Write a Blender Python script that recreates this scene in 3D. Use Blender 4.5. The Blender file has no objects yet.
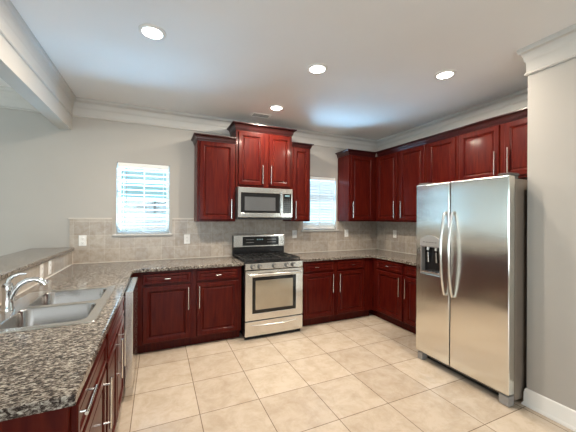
import bpy, bmesh, math, random
from mathutils import Vector, Matrix
random.seed(7)
PI = math.pi
S = bpy.context.scene
COL = S.collection

# ---------------------------------------------------------------- camera
yaw, pitch, roll, FPX = .42, .003, .006, 291.5
fw = Vector((math.sin(yaw)*math.cos(pitch), math.cos(yaw)*math.cos(pitch), math.sin(pitch)))
rt = Vector((math.cos(yaw), -math.sin(yaw), 0)); up = rt.cross(fw)
rt2 = rt*math.cos(roll)+up*math.sin(roll); up2 = up*math.cos(roll)-rt*math.sin(roll)
cd = bpy.data.cameras.new('camera'); cam = bpy.data.objects.new('camera', cd); COL.objects.link(cam)
cd.sensor_width = 36; cd.lens = FPX/576*36; cd.clip_start = .05
M3 = Matrix((rt2, up2, -fw)).transposed()
cam.matrix_world = Matrix.Translation((-3.494, -4.008, 1.462)) @ M3.to_4x4()
S.camera = cam

# ---------------------------------------------------------------- world, lights, exposure
W = bpy.data.worlds.new('world'); S.world = W; W.use_nodes = True
bg = W.node_tree.nodes['Background']; bg.inputs[0].default_value = (.50, .86, .95, 1); bg.inputs[1].default_value = .62
def area(name, loc, direction, sx, sy, power, color, spread=PI):
    l = bpy.data.lights.new(name, 'AREA'); l.shape = 'RECTANGLE'; l.size = sx; l.size_y = sy
    l.energy = power; l.color = color; l.spread = spread
    o = bpy.data.objects.new(name, l); COL.objects.link(o); o.location = loc
    o.rotation_euler = Vector(direction).to_track_quat('-Z', 'Y').to_euler(); return o
area('rear_fill_light', (-3.6, -7.92, 1.25), (0, 1, .75), 3.4, 2.1, 112, (.90, .95, 1))  # added fill lamp behind the camera, set in a made-up window opening
area('left_fill_light', (-8.42, -2.2, 1.45), (1, 0, .7), 3.2, 1.7, 78, (.76, .93, 1))  # second added fill lamp, out of view on the left; its window is invented
# daylight thrown up from the bright ground outside the two kitchen windows
area('window_daylight', (-3.45, 1.25, .35), (.0, -.85, 1), 2.0, 1.1, 800, (.34, .66, 1))
area('window_daylight', (-1.25, 1.25, .35), (-.3, -.85, 1), 2.0, 1.1, 620, (.34, .66, 1))
LAMP_POWER = 25
S.view_settings.view_transform = 'Standard'; S.view_settings.look = 'None'
S.view_settings.gamma = 1; S.view_settings.use_curve_mapping = False
S.view_settings.exposure = .44
try:
    S.cycles.use_denoising = True
    S.cycles.max_bounces = 10; S.cycles.diffuse_bounces = 6; S.cycles.glossy_bounces = 5
    S.cycles.transparent_max_bounces = 12; S.cycles.caustics_reflective = False; S.cycles.caustics_refractive = False
    S.cycles.sample_clamp_indirect = 6
except Exception: pass

# ---------------------------------------------------------------- materials
def newmat(name):
    m = bpy.data.materials.new(name); m.use_nodes = True
    return m, m.node_tree.nodes, m.node_tree.links, m.node_tree.nodes['Principled BSDF']
def plain(name, col, rough=.5, metal=0, noise=.04, scale=8, coat=0, aniso=0, emit=None, es=0):
    m, N, L, b = newmat(name)
    tc = N.new('ShaderNodeTexCoord'); nz = N.new('ShaderNodeTexNoise'); nz.inputs['Scale'].default_value = scale
    nz.inputs['Detail'].default_value = 3
    L.new(tc.outputs['Object'], nz.inputs['Vector'])
    rp = N.new('ShaderNodeValToRGB')
    rp.color_ramp.elements[0].position = .3; rp.color_ramp.elements[1].position = .7
    rp.color_ramp.elements[0].color = (*[max(0, c*(1-noise)) for c in col], 1)
    rp.color_ramp.elements[1].color = (*[min(1, c*(1+noise)) for c in col], 1)
    L.new(nz.outputs['Fac'], rp.inputs[0]); L.new(rp.outputs[0], b.inputs['Base Color'])
    b.inputs['Roughness'].default_value = rough; b.inputs['Metallic'].default_value = metal
    b.inputs['Coat Weight'].default_value = coat; b.inputs['Coat Roughness'].default_value = .12
    if aniso: b.inputs['Anisotropic'].default_value = aniso
    if emit: b.inputs['Emission Color'].default_value = (*emit, 1); b.inputs['Emission Strength'].default_value = es
    return m
def steel(name, col, rough, bump=.02, axis='z'):
    # brushed grain runs horizontally
    m, N, L, b = newmat(name)
    tc = N.new('ShaderNodeTexCoord'); mp = N.new('ShaderNodeMapping')
    mp.inputs['Scale'].default_value = (2, 2, 400) if axis == 'z' else (400, 400, 3)
    nz = N.new('ShaderNodeTexNoise'); nz.inputs['Scale'].default_value = 1.0; nz.inputs['Detail'].default_value = 2
    L.new(tc.outputs['Object'], mp.inputs[0]); L.new(mp.outputs[0], nz.inputs['Vector'])
    bp = N.new('ShaderNodeBump'); bp.inputs['Strength'].default_value = bump; bp.inputs['Distance'].default_value = .002
    L.new(nz.outputs['Fac'], bp.inputs['Height'])
    n2 = N.new('ShaderNodeTexNoise'); n2.inputs['Scale'].default_value = 2.2; L.new(tc.outputs['Object'], n2.inputs['Vector'])
    b2 = N.new('ShaderNodeBump'); b2.inputs['Strength'].default_value = .12; b2.inputs['Distance'].default_value = .02
    L.new(n2.outputs['Fac'], b2.inputs['Height']); L.new(b2.outputs[0], bp.inputs['Normal'])
    L.new(bp.outputs[0], b.inputs['Normal'])
    b.inputs['Base Color'].default_value = (*col, 1); b.inputs['Metallic'].default_value = 1
    b.inputs['Roughness'].default_value = rough
    return m
def wood():
    m, N, L, b = newmat('cherry_wood')
    tc = N.new('ShaderNodeTexCoord'); mp = N.new('ShaderNodeMapping'); mp.inputs['Scale'].default_value = (14, 14, 1.4)
    nz = N.new('ShaderNodeTexNoise'); nz.inputs['Scale'].default_value = 2.4; nz.inputs['Detail'].default_value = 6; nz.inputs['Distortion'].default_value = .8
    L.new(tc.outputs['Object'], mp.inputs[0]); L.new(mp.outputs[0], nz.inputs['Vector'])
    rp = N.new('ShaderNodeValToRGB'); e = rp.color_ramp.elements
    e[0].position = .25; e[0].color = (.036, .0014, .0024, 1); e[1].position = .75; e[1].color = (.090, .0100, .0046, 1)
    L.new(nz.outputs['Fac'], rp.inputs[0]); L.new(rp.outputs[0], b.inputs['Base Color'])
    b.inputs['Roughness'].default_value = .30; b.inputs['Specular IOR Level'].default_value = .10; b.inputs['Coat Weight'].default_value = .07; b.inputs['Coat Roughness'].default_value = .10
    return m
def granite():
    m, N, L, b = newmat('granite')
    tc = N.new('ShaderNodeTexCoord'); mp = N.new('ShaderNodeMapping'); mp.inputs['Scale'].default_value = (1, 1.9, 1.4)
    mp.inputs['Rotation'].default_value = (0, 0, .35)
    L.new(tc.outputs['Object'], mp.inputs[0])
    n1 = N.new('ShaderNodeTexNoise'); n1.inputs['Scale'].default_value = 66; n1.inputs['Detail'].default_value = 5; n1.inputs['Roughness'].default_value = .62
    n1.inputs['Distortion'].default_value = .7
    L.new(mp.outputs[0], n1.inputs['Vector'])
    rp = N.new('ShaderNodeValToRGB'); cr = rp.color_ramp; e = cr.elements
    e[0].position = .40; e[0].color = (.022, .016, .014, 1); e[1].position = .64; e[1].color = (.46, .43, .37, 1)
    x = e.new(.45); x.color = (.055, .041, .034, 1); x = e.new(.495); x.color = (.14, .115, .095, 1); x = e.new(.55); x.color = (.27, .24, .205, 1)
    L.new(n1.outputs['Fac'], rp.inputs[0])
    v = N.new('ShaderNodeTexVoronoi'); v.inputs['Scale'].default_value = 80; L.new(mp.outputs[0], v.inputs['Vector'])
    r2 = N.new('ShaderNodeValToRGB'); r2.color_ramp.elements[0].position = .10; r2.color_ramp.elements[1].position = .22
    r2.color_ramp.elements[0].color = (.25, .2, .18, 1); r2.color_ramp.elements[1].color = (1, 1, 1, 1)
    L.new(v.outputs['Distance'], r2.inputs[0])
    mx = N.new('ShaderNodeMixRGB'); mx.blend_type = 'MULTIPLY'; mx.inputs[0].default_value = .8
    L.new(rp.outputs[0], mx.inputs[1]); L.new(r2.outputs[0], mx.inputs[2]); L.new(mx.outputs[0], b.inputs['Base Color'])
    b.inputs['Roughness'].default_value = .13; b.inputs['Specular IOR Level'].default_value = .30
    return m
def tiles(name, ua, va, u0, v0, w, h, c1, c2, mortar, ms, bump, rough, nscale, veins=.5):
    """grid of tiles; ua/va pick which object axes run across/up"""
    m, N, L, b = newmat(name)
    tc = N.new('ShaderNodeTexCoord'); sp = N.new('ShaderNodeSeparateXYZ'); cb = N.new('ShaderNodeCombineXYZ')
    L.new(tc.outputs['Object'], sp.inputs[0])
    for k, (a, o) in enumerate(((ua, u0), (va, v0))):
        ad = N.new('ShaderNodeMath'); ad.operation = 'SUBTRACT'; ad.inputs[1].default_value = o
        L.new(sp.outputs[a], ad.inputs[0]); L.new(ad.outputs[0], cb.inputs[k])
    br = N.new('ShaderNodeTexBrick'); br.offset = 0; br.squash = 1
    br.inputs['Scale'].default_value = 1; br.inputs['Brick Width'].default_value = w; br.inputs['Row Height'].default_value = h
    br.inputs['Mortar Size'].default_value = ms; br.inputs['Mortar Smooth'].default_value = .1
    br.inputs['Color1'].default_value = (*c1, 1); br.inputs['Color2'].default_value = (*c2, 1); br.inputs['Mortar'].default_value = (*mortar, 1)
    L.new(cb.outputs[0], br.inputs['Vector'])
    n1 = N.new('ShaderNodeTexNoise'); n1.inputs['Scale'].default_value = nscale; n1.inputs['Detail'].default_value = 7; n1.inputs['Roughness'].default_value = .65
    n1.inputs['Distortion'].default_value = .4; n1.inputs['Lacunarity'].default_value = 2.4
    L.new(tc.outputs['Object'], n1.inputs['Vector'])
    rp = N.new('ShaderNodeValToRGB'); e = rp.color_ramp.elements
    e[0].position = .32; e[0].color = (.76, .71, .64, 1); e[1].position = .60; e[1].color = (1.0, 1.0, 1.0, 1)
    L.new(n1.outputs['Fac'], rp.inputs[0])
    mx = N.new('ShaderNodeMixRGB'); mx.blend_type = 'MULTIPLY'; mx.inputs[0].default_value = veins
    L.new(br.outputs['Color'], mx.inputs[1]); L.new(rp.outputs[0], mx.inputs[2]); L.new(mx.outputs[0], b.inputs['Base Color'])
    bp = N.new('ShaderNodeBump'); bp.invert = True; bp.inputs['Strength'].default_value = bump; bp.inputs['Distance'].default_value = .003
    L.new(br.outputs['Fac'], bp.inputs['Height']); L.new(bp.outputs[0], b.inputs['Normal'])
    b.inputs['Roughness'].default_value = rough
    return m
def glassmat():
    m = bpy.data.materials.new('window_glass'); m.use_nodes = True; N = m.node_tree.nodes; L = m.node_tree.links
    N.remove(N['Principled BSDF']); out = N['Material Output']
    t = N.new('ShaderNodeBsdfTransparent'); t.inputs[0].default_value = (.95, .98, .98, 1)
    g = N.new('ShaderNodeBsdfGlossy'); g.inputs['Roughness'].default_value = .02
    mx = N.new('ShaderNodeMixShader'); mx.inputs[0].default_value = .07
    L.new(t.outputs[0], mx.inputs[1]); L.new(g.outputs[0], mx.inputs[2]); L.new(mx.outputs[0], out.inputs[0]); return m
def blindmat():
    m = bpy.data.materials.new('blind_slat'); m.use_nodes = True; N = m.node_tree.nodes; L = m.node_tree.links
    b = N['Principled BSDF']; b.inputs['Base Color'].default_value = (.88, .88, .86, 1); b.inputs['Roughness'].default_value = .4
    t = N.new('ShaderNodeBsdfTranslucent'); t.inputs[0].default_value = (.85, .87, .87, 1)
    mx = N.new('ShaderNodeMixShader'); mx.inputs[0].default_value = .18
    L.new(b.outputs[0], mx.inputs[1]); L.new(t.outputs[0], mx.inputs[2]); L.new(mx.outputs[0], N['Material Output'].inputs[0]); return m

WALL = plain('wall_paint', (.41, .39, .36), .75, noise=.015, scale=3)
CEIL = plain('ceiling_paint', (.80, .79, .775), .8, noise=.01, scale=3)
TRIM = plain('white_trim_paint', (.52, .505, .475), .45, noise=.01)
WHITE = plain('white_plastic', (.80, .79, .76), .35, noise=.01)
VINYL = plain('white_vinyl', (.80, .81, .80), .4, noise=.01)
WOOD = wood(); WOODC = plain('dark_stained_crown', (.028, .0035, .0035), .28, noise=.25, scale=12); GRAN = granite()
FLOOR = tiles('travertine_floor', 0, 1, -2.743, -1.32, .4572, .4572, (.62, .53, .425), (.53, .445, .355), (.20, .15, .105), .0028, .5, .24, 7, .8)
SPL_B = tiles('wall_tile_back', 0, 2, -4.365, .922, .153, .157, (.46, .41, .355), (.36, .32, .28), (.52, .48, .43), .0024, .4, .32, 16, 1)
SPL_S = tiles('wall_tile_side', 1, 2, -.04, .922, .153, .157, (.46, .41, .355), (.36, .32, .28), (.52, .48, .43), .0024, .4, .32, 16, 1)
STEEL = steel('stainless_steel', (.72, .70, .66), .20)
STEELF = steel('stainless_door', (.78, .76, .70), .19, .0)
_n = STEELF.node_tree; _b = _n.nodes['Principled BSDF']; _t = _n.nodes.new('ShaderNodeTangent'); _t.direction_type = 'RADIAL'; _t.axis = 'Z'
_n.links.new(_t.outputs[0], _b.inputs['Tangent']); _b.inputs['Anisotropic'].default_value = .9; _b.inputs['Anisotropic Rotation'].default_value = 0
SINKM = steel('sink_steel', (.48, .47, .46), .17, .01)
CHROME = plain('chrome', (.80, .80, .80), .07, 1, noise=.01)
NICKEL = plain('brushed_nickel', (.72, .70, .66), .22, 1, noise=.02)
SIDEG = plain('grey_painted_side', (.26, .215, .175), .4, .3, noise=.03)
BLACK = plain('black_enamel', (.012, .012, .013), .18, noise=.02)
IRON = plain('cast_iron', (.014, .014, .014), .5, noise=.05, scale=60)
BGLASS = plain('black_glass', (.006, .006, .0065), .08, noise=.01)
OVGLASS = plain('oven_window_glass', (.42, .37, .29), .10, .65, noise=.04, coat=.6)
MWGLASS = plain('microwave_window_glass', (.12, .125, .13), .12, .45, noise=.04, coat=.4)
DARK = plain('dark_recess', (.02, .014, .013), .6, noise=.05)
GREYP = plain('grey_plastic', (.28, .27, .26), .35, noise=.03)
DGREY = plain('dark_grey_plastic', (.07, .068, .066), .3, noise=.03)
PRINT = plain('pale_print', (.6, .62, .63), .5, noise=.02)
DISPLAY = plain('display_glow', (.1, .2, .22), .3, noise=.02, emit=(.55, .75, .8), es=.15)
LENS = plain('lamp_lens', (.9, .9, .88), .5, noise=.01, emit=(1, .95, .87), es=14)
GLASS = glassmat(); BLIND = blindmat()
GROUND = plain('grass', (.10, .16, .06), .9, noise=.3, scale=3)
SIDING = plain('house_siding', (.30, .34, .37), .8, noise=.05)
SHING = plain('roof_shingle', (.10, .11, .12), .9, noise=.2, scale=10)

# ---------------------------------------------------------------- helpers
def link(name, bm, mat, parent=None, loc=(0, 0, 0), rotz=0, bevel=0, smooth=False, seg=2):
    me = bpy.data.meshes.new(name)
    bmesh.ops.recalc_face_normals(bm, faces=bm.faces)
    bm.to_mesh(me); bm.free(); me.materials.append(mat)
    o = bpy.data.objects.new(name, me); COL.objects.link(o); o.location = loc; o.rotation_euler = (0, 0, rotz)
    if parent: o.parent = parent
    if smooth:
        for p in me.polygons: p.use_smooth = True
        if hasattr(me, 'set_sharp_from_angle'): me.set_sharp_from_angle(angle=math.radians(40))
    if bevel:
        b = o.modifiers.new('bevel', 'BEVEL'); b.width = bevel; b.segments = seg; b.limit_method = 'ANGLE'; b.angle_limit = math.radians(40)
    return o
def BM(): return bmesh.new()
def box(bm, x0, x1, y0, y1, z0, z1):
    v = [bm.verts.new((x, y, z)) for z in (z0, z1) for x, y in ((x0, y0), (x1, y0), (x1, y1), (x0, y1))]
    for f in ((0, 3, 2, 1), (4, 5, 6, 7), (0, 1, 5, 4), (1, 2, 6, 5), (2, 3, 7, 6), (3, 0, 4, 7)): bm.faces.new([v[i] for i in f])
    return bm
def bx(*a): return box(BM(), *a)
def tube(bm, pts, r, n=12, caps=True):
    pts = [Vector(p) for p in pts]; rings = []; ref = None
    for i, p in enumerate(pts):
        t = (pts[min(i+1, len(pts)-1)]-pts[max(i-1, 0)]).normalized()
        if ref is None: ref = Vector((0, 0, 1)) if abs(t.z) < .9 else Vector((1, 0, 0))
        a = t.cross(ref).normalized(); b = t.cross(a).normalized(); ref = -b if False else a.cross(t) 
        rr = r[i] if isinstance(r, (list, tuple)) else r
        rings.append([bm.verts.new(p+(a*math.cos(2*PI*k/n)+b*math.sin(2*PI*k/n))*rr) for k in range(n)])
    for A, B in zip(rings, rings[1:]):
        for k in range(n): bm.faces.new((A[k], A[(k+1) % n], B[(k+1) % n], B[k]))
    if caps: bm.faces.new(rings[0][::-1]); bm.faces.new(rings[-1])
    return bm
def lathe(bm, prof, n=32, c=(0, 0, 0), axis='z'):
    rings = []
    for r, h in prof:
        ring = []
        for k in range(n):
            a = 2*PI*k/n; p = (r*math.cos(a), r*math.sin(a), h)
            if axis == 'y': p = (p[0], -p[2], p[1])     # height goes toward -y
            if axis == 'x': p = (-p[2], p[0], p[1])     # height goes toward -x
            ring.append(bm.verts.new((c[0]+p[0], c[1]+p[1], c[2]+p[2])))
        rings.append(ring)
    for A, B in zip(rings, rings[1:]):
        for k in range(n): bm.faces.new((A[k], A[(k+1) % n], B[(k+1) % n], B[k]))
    bm.faces.new(rings[0][::-1]); bm.faces.new(rings[-1]); return bm
def cells(xs, ys, inside, z0, z1, plane='xy'):
    """one slab from the grid cells that pass inside(); plane xz makes an upright wall with z0,z1 as y"""
    bm = BM(); vt = {}
    def V(i, j, k):
        if (i, j, k) not in vt:
            c = (z0, z1)[k]
            vt[i, j, k] = bm.verts.new((xs[i], ys[j], c) if plane == 'xy' else ((xs[i], c, ys[j]) if plane == 'xz' else (c, xs[i], ys[j])))
        return vt[i, j, k]
    ok = lambda i, j: 0 <= i < len(xs)-1 and 0 <= j < len(ys)-1 and inside((xs[i]+xs[i+1])/2, (ys[j]+ys[j+1])/2)
    for i in range(len(xs)-1):
        for j in range(len(ys)-1):
            if not ok(i, j): continue
            for k in (0, 1): bm.faces.new((V(i, j, k), V(i+1, j, k), V(i+1, j+1, k), V(i, j+1, k)))
            for di, dj, a, b in ((-1, 0, (i, j), (i, j+1)), (1, 0, (i+1, j), (i+1, j+1)), (0, -1, (i, j), (i+1, j)), (0, 1, (i, j+1), (i+1, j+1))):
                if not ok(i+di, j+dj): bm.faces.new((V(*a, 0), V(*b, 0), V(*b, 1), V(*a, 1)))
    return bm
def sweep(path, prof, side=1, closed=False):
    """profile (out, z) along a plan polyline with mitred corners; out = distance to the right of travel * side"""
    bm = BM(); P = [Vector((p[0], p[1])) for p in path]; n = len(P); rings = []
    for i in range(n):
        ds = []
        if i > 0: ds.append((P[i]-P[i-1]).normalized())
        if i < n-1: ds.append((P[i+1]-P[i]).normalized())
        ns = [Vector((d.y, -d.x))*side for d in ds]
        if len(ns) == 2: m = (ns[0]+ns[1]); m = m/(m.length_squared)*2
        else: m = ns[0]
        rings.append([bm.verts.new((P[i].x+m.x*o, P[i].y+m.y*o, z)) for o, z in prof])
    k = len(prof)
    for A, B in zip(rings, rings[1:]):
        for j in range(k): bm.faces.new((A[j], A[(j+1) % k], B[(j+1) % k], B[j]))
    bm.faces.new(rings[0][::-1]); bm.faces.new(rings[-1]); return bm
def empty(name, label, cat, loc=(0, 0, 0), rotz=0, group=None):
    o = bpy.data.objects.new(name, None); COL.objects.link(o); o.location = loc; o.rotation_euler = (0, 0, rotz)
    o['label'] = label; o['category'] = cat
    if group: o['group'] = group
    return o
def tag(o, label, cat, group=None):
    o['label'] = label; o['category'] = cat
    if group: o['group'] = group
    return o
def struct(o, label=None):
    o['kind'] = 'structure'
    if label: o['label'] = label
    return o
def copy_tree(o, parent=None):
    c = o.copy(); COL.objects.link(c)
    if parent: c.parent = parent
    for ch in list(o.children): copy_tree(ch, c)
    return c

# ---------------------------------------------------------------- room shell
H = 2.793; XL, XR, YF = -8.5, 0.0, -8.0
WINS = [(-3.945, -3.362, 1.245, 2.108), (-1.45, -.855, 1.262, 2.100)]
struct(link('floor', bx(XL-.15, .15, YF-.15, .15, -.1, 0), FLOOR))
struct(link('ceiling', bx(XL-.15, .15, YF-.15, .15, H, H+.1), CEIL))
xs = [XL-.15, -3.945, -3.362, -1.45, -.855, .15]; zs = sorted({0, H, 1.245, 2.108, 1.262, 2.100})
struct(link('wall_back', cells(xs, zs, lambda x, z: not any(a < x < b and c < z < d for a, b, c, d in WINS), 0, .15, 'xz'), WALL))
struct(link('wall_right', bx(0, .15, -2.685, 0, 0, H), WALL))
struct(link('wall_alcove', bx(-.847, .15, YF, -2.685, 0, H), WALL), 'beige wall block beside the refrigerator')
ysL = [YF, -3.9, -.5, 0]; 
struct(link('wall_left', cells([YF, -3.8, -.6, 0], [0, .6, 2.3, H], lambda y, z: not (-3.8 < y < -.6 and .6 < z < 2.3), XL-.15, XL, 'yz'), WALL))
struct(link('wall_front', cells([XL-.15, -5.3, -1.9, .15], [0, .2, 2.3, H], lambda x, z: not (-5.3 < x < -1.9 and .2 < z < 2.3), YF-.15, YF, 'xz'), WALL))
# beam over the peninsula
struct(link('ceiling_beam', bx(-4.51, -4.39, YF, 0, 2.428, H), TRIM), 'painted beam over the bar')
# crown moulding: bead, flat frieze and cove
def crown_prof(d=0.0):
    b = H-.209
    p = [(0, b), (.012, b), (.017, b+.008), (.012, b+.018), (.007, b+.022), (.007, b+.095), (.014, b+.104), (.018, b+.112)]
    for k in range(7):
        a = PI/2*k/6; p.append((.020+.024*(1-math.cos(a)), b+.118+.055*math.sin(a)))
    p += [(.047, H-.032), (.051, H-.026), (.053, H), (0, H)]
    return p
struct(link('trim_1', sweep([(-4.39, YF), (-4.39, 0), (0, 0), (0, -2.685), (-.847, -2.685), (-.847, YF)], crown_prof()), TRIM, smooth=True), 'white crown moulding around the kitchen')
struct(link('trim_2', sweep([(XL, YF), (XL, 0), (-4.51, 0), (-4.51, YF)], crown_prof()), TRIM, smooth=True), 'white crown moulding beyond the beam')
BP = [(0, 0), (.024, 0), (.024, .012), (.016, .024), (.014, .028), (.014, .10), (.010, .108), (.011, .118), (.006, .128), (0, .132)]
struct(link('baseboard_right', sweep([(-.80, -2.685), (-.847, -2.685), (-.847, YF)], BP), WHITE, smooth=True))
struct(link('baseboard_left', sweep([(XL, -.3), (XL, 0), (-4.52, 0)], BP), TRIM, smooth=True))
# bar half wall and its tile face, backsplashes
struct(link('wall_half', bx(-4.505, -4.382, -2.86, -.001, 0, 1.068), WALL), 'half wall under the raised bar')
def spl_bar(o): return o
struct(link('trim_3', bx(-4.382, -4.370, -2.86, -.012, .915, 1.068), SPL_S), 'tile face of the half wall')
xsb = [-4.40, -3.99, -3.325, -1.48, -.825, 0]
def inb(x, z):
    if -3.99 < x < -3.325 and z > 1.225: return False
    if -1.48 < x < -.825 and z > 1.240: return False
    return True
struct(link('trim_4', cells(xsb, [.915, 1.225, 1.240, 1.424], inb, -.012, 0, 'xz'), SPL_B), 'beige stone tile backsplash on the back wall')
struct(link('trim_5', bx(-.012, 0, -1.75, -.012, .915, 1.424), SPL_S), 'beige stone tile backsplash on the right wall')
def inc(x): return not (-3.99 < x < -3.325 or -1.48 < x < -.825)
struct(link('trim_6', cells([-4.41, -3.99, -3.325, -1.48, -.825, 0], [1.422, 1.438], lambda x, z: inc(x), -.016, 0, 'xz'), plain('tile_edge_strip', (.55, .51, .45), .4)), 'pale edge strip above the tile')
# white caulk lines where tile meets counter
CAULK = plain('caulk', (.62, .58, .52), .5)
struct(link('trim_7', box(box(bx(-4.37, -2.558, -.017, -.012, .915, .921), -1.797, -.012, -.017, -.012, .915, .921), -.017, -.012, -1.75, -.017, .915, .921), CAULK), 'pale caulk line along the counter')
struct(link('trim_8', bx(-4.370, -4.364, -2.86, -.017, .915, .922), CAULK), 'pale caulk line along the bar wall')
struct(link('trim_9', bx(-4.386, -4.366, -.018, -.010, .915, 1.068), CAULK), 'pale corner edge strip at the bar wall')

# windows
def window(n, a, b, c, d, sill=True, axis='back'):
    fr = BM(); y0, y1 = .085, .135; w = .032
    box(fr, a, b, y0, y1, c, c+w); box(fr, a, b, y0, y1, d-w, d); box(fr, a, a+w, y0, y1, c+w, d-w); box(fr, b-w, b, y0, y1, c+w, d-w)
    mid = (c+d)/2
    root = link('window_%d' % n, fr, VINYL, bevel=.003); struct(root)
    m = bx(a+w, b-w, .092, .125, mid-.02, mid+.02); link('meeting_rail', m, VINYL, root)
    g = BM(); xm = (a+b)/2
    box(g, xm-.008, xm+.008, .100, .116, c+w, mid-.02); box(g, xm-.008, xm+.008, .100, .116, mid+.02, d-w)
    for zz in ((c+w+mid-.02)/2, (mid+.02+d-w)/2): box(g, a+w, xm-.008, .100, .116, zz-.008, zz+.008); box(g, xm+.008, b-w, .100, .116, zz-.008, zz+.008)
    link('muntin', g, VINYL, root)
    link('window_pane', bx(a+w, b-w, .106, .110, c+w, d-w), GLASS, root)
    link('window_sill', bx(a-.035, b+.035, -.042, .085, c-.020, c), TRIM, root, bevel=.004)
    link('window_apron', bx(a-.02, b+.02, -.022, .0, c-.030, c-.020), TRIM, root)
for n, w in enumerate(WINS): window(n+1, *w)
# made-up unseen windows framing the two added fill lamps
def fill_window(n, frame, panes):
    o = struct(link('window_%d' % n, frame, VINYL)); link('window_pane', panes, GLASS, o)
f = BM(); 
for y in (-3.8, -2.22, -.66): box(f, XL-.12, XL-.06, y, y+.06, .6, 2.3)
for z in (.6, 1.42, 2.24): box(f, XL-.12, XL-.06, -3.74, -.66, z, z+.06)
fill_window(3, f, bx(XL-.095, XL-.09, -3.74, -.66, .66, 2.24))
f = BM()
for x in (-5.3, -3.63, -1.96): box(f, x, x+.06, YF-.12, YF-.06, .2, 2.3)
for z in (.2, 2.24): box(f, -5.24, -1.96, YF-.12, YF-.06, z, z+.06)
fill_window(4, f, bx(-5.24, -1.96, YF-.095, YF-.09, .26, 2.24))

# outside
struct(link('ground', bx(-25, 20, .2, 40, -.5, -.3), GROUND), 'lawn outside the windows')
nh = empty('neighbour_house', 'grey neighbouring house seen through the left window blind', 'house', (1.2, 15, -.3))
link('wall', bx(-5.5, 6, 0, 7, 0, 2.25), SIDING, nh)
r = BM(); P = [(-6, 0-.5, 2.25), (6.5, -.5, 2.25), (6.5, 7.5, 2.25), (-6, 7.5, 2.25), (-3.5, 3.5, 3.3), (4, 3.5, 3.3)]
v = [r.verts.new(p) for p in P]
for q in ((0, 1, 5, 4), (1, 2, 5), (2, 3, 4, 5), (3, 0, 4), (3, 2, 1, 0)): r.faces.new([v[i] for i in q])
link('roof', r, SHING, nh)
for x in (-3.2, .2, 3.2):
    o = link('window', bx(x, x+1.1, -.05, 0, .9, 1.9), VINYL, nh); link('pane', bx(x+.08, x+1.02, -.07, -.05, .98, 1.82), BGLASS, o)

# blinds
def blind(a, b, c, d, label, tilt, drop, gap=.044):
    t = empty('window_blind', label, 'blind', ((a+b)/2, .035, c), group=None)
    hw = (b-a)/2-.008; top = d-c
    link('headrail', bx(-hw, hw, -.028, .028, top-.058, top-.002), VINYL, t, bevel=.004)
    sl = BM(); z = top-.085; n = 0
    while z > drop+.03:
        ca, sa = math.cos(tilt), math.sin(tilt); w = .024; th = .0014
        pts = [(-w, -.0), (-w*.4, .0022), (w*.4, .0022), (w, 0), (w, -th), (w*.4, .0022-th), (-w*.4, .0022-th), (-w, -th)]
        vs = []
        for x in (-hw+.004, hw-.004): vs.append([sl.verts.new((x, p*ca-q*sa, z+p*sa+q*ca)) for p, q in pts])
        for k in range(8): sl.faces.new((vs[0][k], vs[0][(k+1) % 8], vs[1][(k+1) % 8], vs[1][k]))
        sl.faces.new(vs[0][::-1]); sl.faces.new(vs[1]); z -= gap
    link('slats', sl, BLIND, t)
    link('bottom_rail', bx(-hw+.003, hw-.003, -.024, .024, drop, drop+.022), VINYL, t, bevel=.003)
    cd_ = BM()
    for x in (-hw*.78, 0, hw*.78):
        for y in (-.0255, .0255): tube(cd_, [(x, y, drop+.02), (x, y, top-.06)], .0022 if x else .004, 6)
    link('ladder_cord', cd_, VINYL, t)
    w_ = BM(); tube(w_, [(-hw*.66, -.034, top-.06), (-hw*.66, -.036, top-.53)], .004, 8)
    link('tilt_wand', w_, GREYP, t)
blind(*WINS[0], 'white slatted blind with open slats in the left window', math.radians(-9), .07, .060)
blind(*WINS[1], 'white slatted blind nearly closed in the window right of the range', math.radians(-62), .012)

# ---------------------------------------------------------------- cabinets
def panel(w, h, x, z, y0, prof):
    bm = BM(); rings = []
    for ins, dep in prof:
        rings.append([bm.verts.new((x+a, y0-dep, z+c)) for a, c in ((ins, ins), (w-ins, ins), (w-ins, h-ins), (ins, h-ins))])
    for A, B in zip(rings, rings[1:]):
        for k in range(4): bm.faces.new((A[k], A[(k+1) % 4], B[(k+1) % 4], B[k]))
    bm.faces.new(rings[0][::-1]); bm.faces.new(rings[-1]); return bm
DOORP = [(0, 0), (0, .015), (.005, .020), (.046, .020), (.049, .0160), (.055, .0150), (.058, .0080), (.064, .0070), (.066, .0070), (.078, .0140), (.081, .0140)]
DRAWP = [(0, 0), (0, .015), (.005, .020), (.024, .020), (.028, .014), (.034, .012), (.040, .012), (.044, .0155)]
def bar_handle(parent, x, z0, z1, y, name='handle', horiz=False):
    bm = BM(); r = .0058; st = .030
    if not horiz:
        tube(bm, [(x, y-st, z0), (x, y-st, z1)], r, 10)
        for z in (z0+.03, z1-.03): tube(bm, [(x, y, z), (x, y-st, z)], .0045, 8)
    else:
        a, b = z0, z1; z = x
        tube(bm, [(a, y-st, z), (b, y-st, z)], r, 10)
        for q in (a+.018, b-.018): tube(bm, [(q, y, z), (q, y-st, z)], .0045, 8)
    return link(name, bm, NICKEL, parent, smooth=True)
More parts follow.
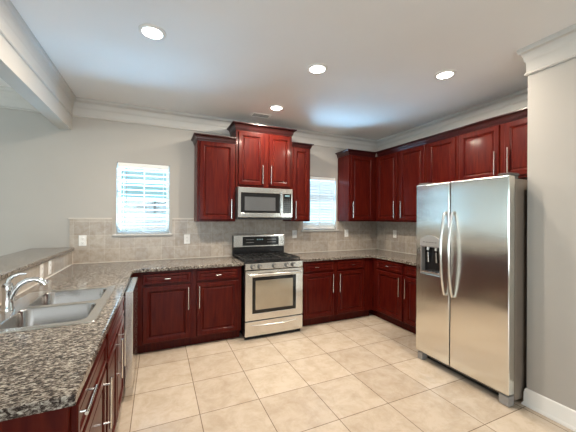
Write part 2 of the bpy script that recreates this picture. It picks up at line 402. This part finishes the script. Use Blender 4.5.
def cabinet(kind, label, loc, rotz, width, depth, z0, z1, doors, drawers=(), group=None, crown=None, kick=False, toe_ext=(0, 0), body_x=(0, None)):
    """local: x across, front toward -y at y=-depth. doors: (x0,x1,z0,z1,handle_x,(hz0,hz1))"""
    t = empty(kind, label, 'cabinet', loc, rotz, group)
    X0 = body_x[0]; X1 = width if body_x[1] is None else body_x[1]
    zb = .105 if kick else z0
    link('cabinet_body', bx(X0, X1, -depth, -.003, zb, z1), WOOD, t, bevel=.0015, seg=1)
    if kick: link('toe_kick', bx(X0+toe_ext[0], X1-toe_ext[1], -depth+.07, -.02, 0, .105), DARK if False else WOOD, t)
    for d in doors:
        a, b, c, e = d[:4]
        o = link('door', panel(b-a, e-c, a, c, -depth-.0008, DOORP), WOOD, t)
        if len(d) > 4 and d[4] is not None: bar_handle(o, d[4], d[5][0], d[5][1], -depth-.0205)
    for d in drawers:
        a, b, c, e = d[:4]
        o = link('drawer', panel(b-a, e-c, a, c, -depth-.0008, DRAWP), WOOD, t)
        if len(d) > 4: bar_handle(o, (c+e)/2+(d[6] if len(d) > 6 else 0), d[4], d[5], -depth-.013, horiz=True)
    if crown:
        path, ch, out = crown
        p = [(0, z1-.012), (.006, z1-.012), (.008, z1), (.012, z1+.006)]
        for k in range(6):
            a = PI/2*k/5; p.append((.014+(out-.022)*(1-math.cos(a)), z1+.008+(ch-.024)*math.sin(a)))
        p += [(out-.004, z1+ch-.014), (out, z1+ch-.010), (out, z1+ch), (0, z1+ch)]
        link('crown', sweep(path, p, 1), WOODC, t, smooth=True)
    return t
UD = .310
UB = 1.398
# left of microwave
cabinet('wall_cabinet', 'tall narrow dark cherry wall cabinet left of the microwave', (-3.06, 0, 0), 0, .475, UD, UB, 2.405,
        [(.028, .452, UB+.022, 2.385, .417, (1.437, 1.680))], crown=([(0, -.003), (0, -UD), (.475, -UD)], .062, .045))
# above the microwave
cabinet('wall_cabinet', 'raised cherry wall cabinet with two doors above the microwave', (-2.583, 0, 0), 0, .786, UD+.012, 1.842, 2.592,
        [(.030, .372, 1.872, 2.560, .350, (1.895, 2.14)), (.444, .758, 1.872, 2.560, .468, (1.895, 2.14))],
        crown=([(0, -.003), (0, -UD-.012), (.786, -UD-.012), (.786, -.003)], .076, .055))
# right of microwave
cabinet('wall_cabinet', 'narrow cherry wall cabinet between the microwave and the right window', (-1.795, 0, 0), 0, .298, UD, UB, 2.455,
        [(.024, .274, UB+.022, 2.432, .058-.006, (1.437, 1.680))], crown=([(0, -UD), (.298, -UD), (.298, -.003)], .05, .04))
# back corner
cabinet('wall_cabinet', 'dark cherry wall cabinet in the corner, right of the right window', (-.825, 0, 0), 0, .822, UD, UB, 2.432,
        [(.028, .452, UB+.022, 2.410, .050, (1.450, 1.700))], crown=([(0, -.003), (0, -UD), (.500, -UD)], .066, .048))
# right wall run; local x runs toward the camera
RC = .066
def rightcab(y0, y1, z0, doors, label, start=0, end=None):
    w = y0-y1
    return cabinet('wall_cabinet', label, (0, y0, 0), -PI/2, w, UD, z0, 2.432, doors, crown=([(start, -UD), (w, -UD)], RC, .048))
rightcab(-.316, -.810, UB, [(.052, .468, UB+.022, 2.410, .440, (1.458, 1.702))], 'cherry wall cabinet on the right wall, first from the corner', start=.048)
rightcab(-.812, -1.285, UB, [(.024, .450, UB+.022, 2.410, .076, (1.458, 1.698))], 'cherry wall cabinet on the right wall, second from the corner')
rightcab(-1.287, -1.722, UB, [(.030, .408, UB+.022, 2.410, .370, (1.458, 1.698))], 'cherry wall cabinet on the right wall beside the refrigerator top')
rightcab(-1.724, -2.675, 1.852, [(.022, .452, 1.876, 2.410, .420, (1.905, 2.145)), (.500, .930, 1.876, 2.410, .545, (1.905, 2.160))], 'short cherry wall cabinet with two doors above the refrigerator')

BD = .600; HB = (.440, .685)
# back wall left of the range
cabinet('base_cabinet', 'cherry base cabinet with two doors and drawers left of the range', (-3.745, 0, 0), 0, 1.168, BD, 0, .876,
        [(.112, .588, .122, .712, .565, HB), (.655, 1.128, .122, .712, .680, HB)],
        [(.112, .588, .738, .850, .322, .382), (.655, 1.128, .738, .850, .862, .922)], kick=True)
# back wall right of the range
cabinet('base_cabinet', 'cherry base cabinet with two doors and drawers right of the range', (-1.785, 0, 0), 0, 1.783, BD, 0, .876,
        [(.032, .500, .122, .712, .472, HB), (.560, 1.010, .122, .712, .582, HB)],
        [(.032, .500, .738, .850, .190, .250), (.560, 1.010, .738, .850, .775, .835)], kick=True, body_x=(0, 1.183))
# right wall
cabinet('base_cabinet', 'cherry base cabinet on the right wall beside the refrigerator', (0, -.002, 0), -PI/2, 1.745, BD, 0, .876,
        [(.690, 1.180, .122, .712, 1.148, HB), (1.228, 1.700, .122, .712, 1.252, HB)],
        [(.690, 1.180, .738, .850, .900, .960), (1.228, 1.700, .738, .850, 1.43, 1.49)], kick=True)
# peninsula; local x runs away from the camera, front faces the aisle
PX = -4.365; PD = .620
cabinet('base_cabinet', 'cherry base cabinet at the near end of the peninsula', (PX, -2.900, 0), PI/2, .625, PD, 0, .876,
        [(.028, .600, .122, .700, .520, HB)], [(.028, .600, .722, .850, .03, .20, .030)], kick=True)
cabinet('base_cabinet', 'cherry sink base cabinet with two doors next to the dishwasher', (PX, -2.273, 0), PI/2, .850, PD, 0, .876,
        [(.028, .412, .122, .700, .370, HB), (.438, .822, .122, .700, .536, HB)], [(.028, .822, .722, .850)], kick=True)
# hollow out the sink base so the bowls have room
sb = [o for o in bpy.data.objects if o.parent and o.parent.location.y < -2.27 and abs(o.parent.location.y+2.273) < 1e-4 and o.name.startswith('cabinet_body')][0]
m_ = BM(); box(m_, 0, .85, -PD, -PD+.02, .105, .876); box(m_, 0, .018, -PD+.02, -.003, .105, .876); box(m_, .832, .85, -PD+.02, -.003, .105, .876); box(m_, .018, .832, -PD+.02, -.003, .105, .125)
sb.data.clear_geometry(); m_.to_mesh(sb.data); m_.free(); 

# ---------------------------------------------------------------- counters
SX0, SX1, SY0, SY1 = -4.292, -3.808, -2.222, -1.412
ct = cells([-4.370, SX0, SX1, -3.720, -2.558], [-2.928, SY0, SY1, -.640, -.0125],
           lambda x, y: (x < -3.72 or y > -.64) and not (SX0 < x < SX1 and SY0 < y < SY1), .878, .915)
tag(link('countertop', ct, GRAN, bevel=.006), 'speckled granite countertop holding the sink, reaching the range', 'countertop')
ct = cells([-1.797, -.640, -.0125], [-1.755, -.640, -.0125], lambda x, y: x > -.64 or y > -.64, .878, .915)
tag(link('countertop', ct, GRAN, bevel=.006), 'speckled granite countertop right of the range, in the corner', 'countertop')
tag(link('bar_countertop', bx(-4.745, -4.352, -2.90, -.0125, 1.069, 1.106), GRAN, bevel=.006), 'raised granite bar top on the half wall left of the sink', 'countertop')

# ---------------------------------------------------------------- sink
sk = empty('kitchen_sink', 'double bowl stainless steel sink set in the left granite counter', 'sink', (-4.05, -1.815, .915))
def rr(x0, x1, y0, y1, r, z, n=6):
    pts = []
    for cx, cy, a0 in ((x1-r, y0+r, -PI/2), (x1-r, y1-r, 0), (x0+r, y1-r, PI/2), (x0+r, y0+r, PI)):
        for k in range(n+1): a = a0+PI/2*k/n; pts.append((cx+r*math.cos(a), cy+r*math.sin(a), z))
    return pts
BW = [(-.152, .212, -.375, -.040, .055), (-.152, .212, .018, .365, .055)]
def ring_loft(bm, rings, last=True):
    R = [[bm.verts.new(p) for p in r_] for r_ in rings]
    for A, B in zip(R, R[1:]):
        n = len(A)
        for k in range(n): bm.faces.new((A[k], A[(k+1) % n], B[(k+1) % n], B[k]))
    if last: bm.faces.new(R[-1])
    return R
dk = BM()
outer = [dk.verts.new(p) for p in rr(-.262, .262, -.422, .422, .03, .006)]
edges = [dk.edges.new((outer[i], outer[(i+1) % len(outer)])) for i in range(len(outer))]
for b_ in BW:
    iv = [dk.verts.new(p) for p in rr(b_[0]-.004, b_[1]+.004, b_[2]-.004, b_[3]+.004, b_[4], .006)]
    edges += [dk.edges.new((iv[i], iv[(i+1) % len(iv)])) for i in range(len(iv))]
bmesh.ops.triangle_fill(dk, use_beauty=True, edges=edges)
low = [dk.verts.new((p[0], p[1], .0008)) for p in rr(-.266, .266, -.426, .426, .033, 0)]
for i in range(len(low)): dk.faces.new((outer[i], outer[(i+1) % len(low)], low[(i+1) % len(low)], low[i]))
link('sink_rim', dk, STEEL, sk)
for b_ in BW:
    bb = BM()
    ring_loft(bb, [rr(b_[0]-.004, b_[1]+.004, b_[2]-.004, b_[3]+.004, .055, .006), rr(b_[0], b_[1], b_[2], b_[3], .055, .0),
                   rr(b_[0]+.006, b_[1]-.006, b_[2]+.006, b_[3]-.006, .052, -.15), rr(b_[0]+.018, b_[1]-.018, b_[2]+.018, b_[3]-.018, .045, -.176),
                   rr(b_[0]+.045, b_[1]-.045, b_[2]+.045, b_[3]-.045, .03, -.184)])
    o = link('bowl', bb, SINKM, sk, smooth=True)
    cx, cy = (b_[0]+b_[1])/2, (b_[2]+b_[3])/2
    link('drain', lathe(BM(), [(.001, -.1835), (.04, -.1835), (.044, -.181), (.036, -.1805), (.030, -.1825), (.001, -.1825)], 24, (cx, cy, 0)), CHROME, o, smooth=True)
fa = empty('faucet', 'chrome arched single lever faucet behind the left sink', 'faucet', (-4.272, -1.84, .921))
link('faucet_base', lathe(BM(), [(.001, 0), (.031, 0), (.031, .008), (.026, .020), (.024, .09), (.026, .11), (.027, .135), (.022, .150), (.012, .156), (.001, .157)], 24), CHROME, fa, smooth=True)
b_ = BM(); sp = [(.012, 0, .060), (.028, .002, .105), (.052, .005, .140), (.082, .009, .160), (.112, .012, .165), (.138, .014, .157), (.156, .016, .143)]
tube(b_, sp, [.018, .017, .016, .015, .0145, .016, .0175], 14)
o = link('spout', b_, CHROME, fa, smooth=True)
b_ = BM(); tube(b_, [(.154, .016, .146), (.165, .017, .128)], .019, 14); link('aerator', b_, CHROME, o, smooth=True)
b_ = BM(); tube(b_, [(0, 0, .152), (.004, .004, .172), (.020, .010, .190), (.045, .018, .200), (.075, .026, .198)], [.013, .011, .0085, .0075, .007], 12)
link('lever', b_, CHROME, fa, smooth=True)

# ---------------------------------------------------------------- dishwasher
dw = empty('dishwasher', 'stainless steel dishwasher under the counter, door seen edge on', 'dishwasher', (-4.365, -1.412, 0), PI/2)
link('dishwasher_body', bx(.006, .594, -.615, -.02, .10, .866), DGREY, dw)
o = link('dishwasher_door', bx(.004, .596, -.698, -.640, .115, .868), STEEL, dw, bevel=.004)
link('control_strip', bx(.01, .59, -.640, -.616, .80, .866), BLACK, dw)
link('door_liner', bx(.01, .59, -.640, -.616, .13, .80), DGREY, dw)
link('toe_kick', bx(.006, .594, -.56, -.05, 0, .10), BLACK, dw)
# ---------------------------------------------------------------- range
rg = empty('gas_range', 'stainless steel gas range with black cooktop and oven window', 'range', (-2.1785, 0, 0))
RW = .379; FY = -.655
link('range_body', bx(-RW, RW, FY, -.03, .035, .895), BLACK, rg, bevel=.003)
link('cooktop', bx(-RW, RW, FY-.02, -.085, .896, .918), BLACK, rg, bevel=.005)
link('control_panel', box(BM(), -RW, RW, FY-.036, FY-.0005, .830, .906), STEEL, rg, bevel=.006)
cp = [o for o in bpy.data.objects if o.parent == rg and o.name.startswith('control_panel')][0]
for kx in (-.288, -.201, -.016, .150, .239):
    k = link('knob', lathe(BM(), [(.001, 0), (.0285, 0), (.0285, .006), (.022, .010), (.021, .030), (.017, .034), (.001, .034)], 20, (kx, FY-.0365, .868), 'y'), DGREY, rg, smooth=True)
    link('knob_cap', lathe(BM(), [(.001, 0), (.016, 0), (.015, .004), (.001, .004)], 20, (kx, FY-.0710, .868), 'y'), NICKEL, k, smooth=True)
dr = link('oven_door', cells([-RW+.002, -.288, .280, RW-.002], [.232, .312, .742, .820], lambda x, z: not (-.288 < x < .280 and .312 < z < .742), FY-.040, FY-.001, 'xz'), STEEL, rg, bevel=.004)
link('window_surround', cells([-.288, -.250, .242, .280], [.312, .350, .700, .742], lambda x, z: not (-.25 < x < .242 and .350 < z < .700), FY-.036, FY-.002, 'xz'), BGLASS, dr)
link('oven_window', bx(-.25, .242, FY-.030, FY-.004, .350, .700), OVGLASS, dr)
hb = BM(); hp = [(-.335+.67*k/14, FY-.078-.012*math.sin(PI*k/14), .776+.004*math.sin(PI*k/14)) for k in range(15)]
tube(hb, hp, .0125, 12)
for x in (-.325, .325): tube(hb, [(x, FY-.038, .778), (x, FY-.08, .776)], .012, 10)
link('oven_handle', hb, STEEL, dr, smooth=True)
link('logo', lathe(BM(), [(.001, 0), (.011, 0), (.011, .0015), (.001, .0015)], 20, (0.01, FY-.0405, .272), 'y'), NICKEL, dr, smooth=True)
sd = link('storage_drawer', bx(-RW+.002, RW-.002, FY-.040, FY-.001, .048, .222), STEEL, rg, bevel=.005)
hb = BM(); hp = [(-.30+.60*k/14, FY-.046, .172-.018*math.sin(PI*k/14)+.006) for k in range(15)]
for a, b in zip(hp, hp[1:]): pass
tube(hb, hp, [.003+.007*math.sin(PI*k/14) for k in range(15)], 10)
link('drawer_pull', hb, STEEL, sd, smooth=True)
link('kick_panel', bx(-RW+.01, RW-.01, FY+.01, FY+.05, .0, .035), BLACK, rg)
# backguard
link('backguard', bx(-RW, RW, -.078, -.016, .918, 1.200), BLACK, rg, bevel=.004)
bp = link('display_panel', bx(-RW+.004, RW-.004, -.098, -.0785, 1.040, 1.208), STEEL, rg, bevel=.006)
dp = link('display_glass', bx(-.250, .285, -.1010, -.0985, 1.060, 1.184), BGLASS, bp)
pr_ = BM()
random.seed(3)
for (px, pz, w_, h_) in [(-.045, 1.135, .018, .016), (-.020, 1.135, .018, .016), (.005, 1.135, .018, .016), (.030, 1.135, .018, .016)]:
    box(pr_, px, px+w_*.7, -.1018, -.1011, pz, pz+h_)
link('clock_digits', pr_, DISPLAY, dp)
for x0_, x1_, z_ in ((-.20, -.09, 1.100), (-.20, -.09, 1.140), (.11, .24, 1.100), (.11, .24, 1.140)):
    link('button_row', bx(x0_, x1_, -.1018, -.1011, z_, z_+.004), GREYP, dp)
# burners and grates
for bxp, byp, br in ((-.23, -.22, .038), (-.23, -.52, .045), (.23, -.22, .035), (.23, -.52, .048), (0, -.37, .04)):
    bo = link('burner', lathe(BM(), [(.001, 0), (br+.012, 0), (br+.010, .008), (br, .012), (.001, .012)], 24, (bxp, byp, .9182)), IRON, rg, smooth=True)
    link('burner_cap', lathe(BM(), [(.001, 0), (br-.004, 0), (br-.006, .006), (.001, .008)], 24, (bxp, byp, .9304)), IRON, bo, smooth=True)
for x0, x1 in ((-.362, -.125), (-.118, .118), (.125, .362)):
    g = BM(); z0, z1 = .936, .950; w_ = .011; ya, yb = -.635, -.105; xm = (x0+x1)/2
    box(g, x0, x1, ya, ya+w_, z0, z1); box(g, x0, x1, yb-w_, yb, z0, z1); box(g, x0, x0+w_, ya+w_, yb-w_, z0, z1); box(g, x1-w_, x1, ya+w_, yb-w_, z0, z1)
    box(g, x0+w_, x1-w_, -.376, -.364, z0, z1)
    for yy in (-.52, -.22):
        box(g, x0+w_, xm-.022, yy-.005, yy+.005, z0, z1+.004); box(g, xm+.022, x1-w_, yy-.005, yy+.005, z0, z1+.004)
    box(g, xm-.005, xm+.005, ya+w_, -.545, z0, z1+.004); box(g, xm-.005, xm+.005, -.495, -.376, z0, z1+.004)
    box(g, xm-.005, xm+.005, -.364, -.245, z0, z1+.004); box(g, xm-.005, xm+.005, -.195, yb-w_, z0, z1+.004)
    for x in (x0, x1-w_):
        for y in (ya, yb-w_): box(g, x, x+w_, y, y+w_, .9185, z0)
    link('grate', g, IRON, rg)
# ---------------------------------------------------------------- microwave
mw = empty('microwave', 'stainless over-the-range microwave under the raised cabinet', 'microwave', (-2.198, 0, 1.425))
MW = .378
link('microwave_body', bx(-MW, MW, -.372, -.004, 0, .414), DGREY, mw, bevel=.003)
md = link('microwave_door', cells([-MW, -.338, .196, .225], [.030, .085, .345, .412], lambda x, z: not (-.338 < x < .196 and .085 < z < .345), -.408, -.373, 'xz'), STEEL, mw, bevel=.003)
link('window_surround', cells([-.338, -.290, .130, .196], [.085, .115, .295, .345], lambda x, z: not (-.29 < x < .130 and .115 < z < .295), -.406, -.374, 'xz'), BGLASS, md)
link('microwave_window', bx(-.290, .130, -.403, -.376, .115, .295), MWGLASS, md)
hb = BM(); tube(hb, [(.211, -.440, .055), (.211, -.443, .21), (.211, -.440, .365)], .011, 12)
for z in (.08, .34): tube(hb, [(.211, -.4075, z), (.211, -.44, z)], .009, 10)
link('microwave_handle', hb, STEEL, md, smooth=True)
cpn = link('control_panel', cells([.2265, .242, .362, MW], [.030, .085, .345, .412], lambda x, z: not (.242 < x < .362 and .085 < z < .345), -.407, -.373, 'xz'), STEEL, mw, bevel=.002)
kp = link('keypad', bx(.242, .362, -.406, -.374, .085, .345), BGLASS, cpn)
b1 = BM()
for r_ in range(7):
    for c_ in range(3): box(b1, .256+c_*.034, .272+c_*.034, -.4068, -.4061, .108+r_*.026, .116+r_*.026)
link('keypad_print', b1, DGREY, kp)
link('clock_display', bx(.266, .336, -.4070, -.4061, .308, .330), DISPLAY, kp)
link('vent_grille', bx(-MW+.01, MW-.01, -.395, -.373, .004, .028), BLACK, mw)

# ---------------------------------------------------------------- refrigerator  (local x toward camera, front -y)
rf = empty('refrigerator', 'stainless steel side-by-side refrigerator with ice dispenser in the left door', 'refrigerator', (-.08, -1.773, 0), -PI/2)
FD = .95; RWD = .884; SPL = .384
link('refrigerator_body', bx(.004, RWD-.004, -.862, -.01, .035, 1.772), SIDEG, rf, bevel=.006)
dz0, dz1, dy0, dy1 = .092, 1.797, -FD, -.874
DX = [0, .064, .288, SPL-.004]
ld = link('freezer_door', cells(DX, [dz0, .905, 1.185, dz1], lambda x, z: not (.064 < x < .288 and .905 < z < 1.185), dy0, dy1, 'xz'), STEELF, rf, bevel=.010, seg=3)
rd = link('refrigerator_door', bx(SPL+.004, RWD, dy0, dy1, dz0, dz1), STEELF, rf, bevel=.010, seg=3)
link('door_gasket', bx(.010, SPL-.012, -.8738, -.8625, .10, 1.765), BLACK, ld); link('door_gasket', bx(SPL+.012, RWD-.012, -.8738, -.8625, .10, 1.765), BLACK, rd)
def fhandle(par, x):
    hb = BM(); pts = []; rad = []
    for k in range(17):
        t_ = k/16; pts.append((x, dy0-.018-.052*math.sin(PI*t_)**.8, .742+.768*t_)); rad.append(.0135-.003*abs(2*t_-1))
    tube(hb, pts, rad, 14)
    for z in (.742, 1.510): tube(hb, [(x, dy0+.002, z), (x, dy0-.020, z)], .013, 12)
    link('door_handle', hb, NICKEL, par, smooth=True)
fhandle(ld, SPL-.040); fhandle(rd, SPL+.040)
ds = link('ice_dispenser', cells([.064, .072, .280, .288], [.905, .918, 1.172, 1.185], lambda x, z: not (.072 < x < .28 and .918 < z < 1.172), dy0-.004, dy0+.055, 'xz'), GREYP, ld, bevel=.002)
link('dispenser_recess', bx(.072, .280, dy0+.050, dy0+.0545, .918, 1.172), BLACK, ds)
link('drip_tray', bx(.072, .280, dy0-.012, dy0+.049, .918, .932), NICKEL, ds, bevel=.003)
b_ = BM()
arc = [(.058+.236*k/12, 1.243+.045*math.sin(PI*k/12)) for k in range(13)]
lo = [(.294, 1.187), (.058, 1.187)]
pts = arc+lo; A = [b_.verts.new((x, dy0-.0075, z)) for x, z in pts]; B = [b_.verts.new((x, dy0-.0005, z)) for x, z in pts]
b_.faces.new(A); b_.faces.new(B[::-1])
for k in range(len(pts)): b_.faces.new((A[k], A[(k+1) % len(pts)], B[(k+1) % len(pts)], B[k]))
dc = link('dispenser_controls', b_, plain('silver_panel', (.42, .41, .39), .3, .6), ds)
b_ = BM()
for k in range(5): box(b_, .098+k*.034, .114+k*.034, dy0-.0082, dy0-.0076, 1.214, 1.222)
link('buttons', b_, DGREY, dc)
for x in (.128, .222):
    b_ = BM(); tube(b_, [(x, dy0+.030, 1.165), (x, dy0+.022, 1.135)], .017, 14); tube(b_, [(x, dy0+.022, 1.120), (x, dy0+.030, 1.02)], [.008, .012], 10)
    link('dispenser_lever', b_, NICKEL, ds, smooth=True)
for x0, x1 in ((0.012, .07), (RWD-.082, RWD-.006)):
    link('roller_cover', bx(x0, x1, -.935, -.865, .002, .078), GREYP, rf, bevel=.006)
link('base_grille', bx(.07, RWD-.085, -.855, -.80, .012, .085), BLACK, rf)
for x0, x1 in ((.01, .10), (RWD-.10, RWD-.01)):
    link('hinge_cover', bx(x0, x1, -.925, -.80, 1.773 if False else 1.7985, 1.818), DGREY, rf, bevel=.004)
link('hinge_plate', bx(.02, RWD-.02, -.86, -.80, 1.7725, 1.7980), DGREY, rf)

# ---------------------------------------------------------------- outlets
def outlet(loc, rotz, label, switch=False):
    t = empty('electrical_outlet', label, 'outlet', loc, rotz)
    pl = link('cover_plate', bx(-.037, .037, -.007, -.001, -.060, .060), WHITE, t, bevel=.003)
    for z in (-.024, .024):
        r_ = link('receptacle', lathe(BM(), [(.001, 0), (.0165, 0), (.0155, .002), (.001, .002)], 20, (0, -.0071, z), 'y'), WHITE, t, smooth=True)
        s_ = BM(); box(s_, -.007, -.005, -.0096, -.0092, z-.004, z+.006); box(s_, .005, .007, -.0096, -.0092, z-.004, z+.005); box(s_, -.002, .002, -.0096, -.0092, z-.011, z-.008)
        link('slot', s_, DARK, r_)
    return t
Yt = -.012
outlet((-4.275, Yt, 1.177), 0, 'white outlet on the back tile left of the left window')
outlet((-3.145, Yt, 1.166), 0, 'white outlet on the back tile between the left window and the range')
outlet((-1.600, Yt, 1.200), 0, 'white outlet on the back tile between the range and the right window')
outlet((-.655, Yt, 1.200), 0, 'white outlet on the back tile right of the right window')
outlet((-.012, -.43, 1.197), -PI/2, 'white outlet on the right wall tile beside the refrigerator')
outlet((-4.370, -.985, 1.000), PI/2, 'white outlet under the bar top, nearer the faucet')
outlet((-4.370, -.785, 1.000), PI/2, 'white outlet under the bar top, farther from the faucet')

# ---------------------------------------------------------------- ceiling lamps and vent
def lamp(x, y, label):
    t = empty('recessed_light', label, 'ceiling light', (x, y, H-.0005), group='recessed ceiling lights')
    link('trim_ring', lathe(BM(), [(.066, -.002), (.068, -.010), (.082, -.010), (.092, -.004), (.093, 0), (.066, 0)], 36), WHITE, t, smooth=True)
    link('lamp_lens', lathe(BM(), [(.001, -.0065), (.064, -.0065), (.064, -.001), (.001, -.001)], 36), LENS, t)
    l = bpy.data.lights.new('lamp', 'AREA'); l.shape = 'DISK'; l.size = .12; l.energy = LAMP_POWER; l.color = (1, .87, .72)
    o = bpy.data.objects.new('lamp_bulb', l); COL.objects.link(o); o.parent = t; o.location = (0, 0, -.012)
def glow_ring(): pass
lamp(-3.538, -1.684, 'round recessed ceiling light on the left, nearest the beam')
lamp(-2.197, -1.731, 'round recessed ceiling light in the middle of the ceiling')
lamp(-1.068, -2.131, 'round recessed ceiling light in front of the refrigerator')
lamp(-2.183, -.710, 'small round recessed ceiling light nearest the cabinet above the microwave')
vt = empty('ceiling_vent', 'small rectangular air vent on the ceiling above the microwave cabinet', 'vent', (-2.27, -.37, H))
link('vent_frame', cells([-.125, -.108, .108, .125], [-.075, -.058, .058, .075], lambda x, y: not (-.108 < x < .108 and -.058 < y < .058), -.008, -.0005), WHITE, vt)
s_ = BM()
for k in range(5): box(s_, -.107, .107, -.050+k*.024, -.045+k*.024, -.006, -.004)
link('louvres', s_, WHITE, vt); link('vent_duct', bx(-.107, .107, -.057, .057, -.002, -.0005), DARK, vt)
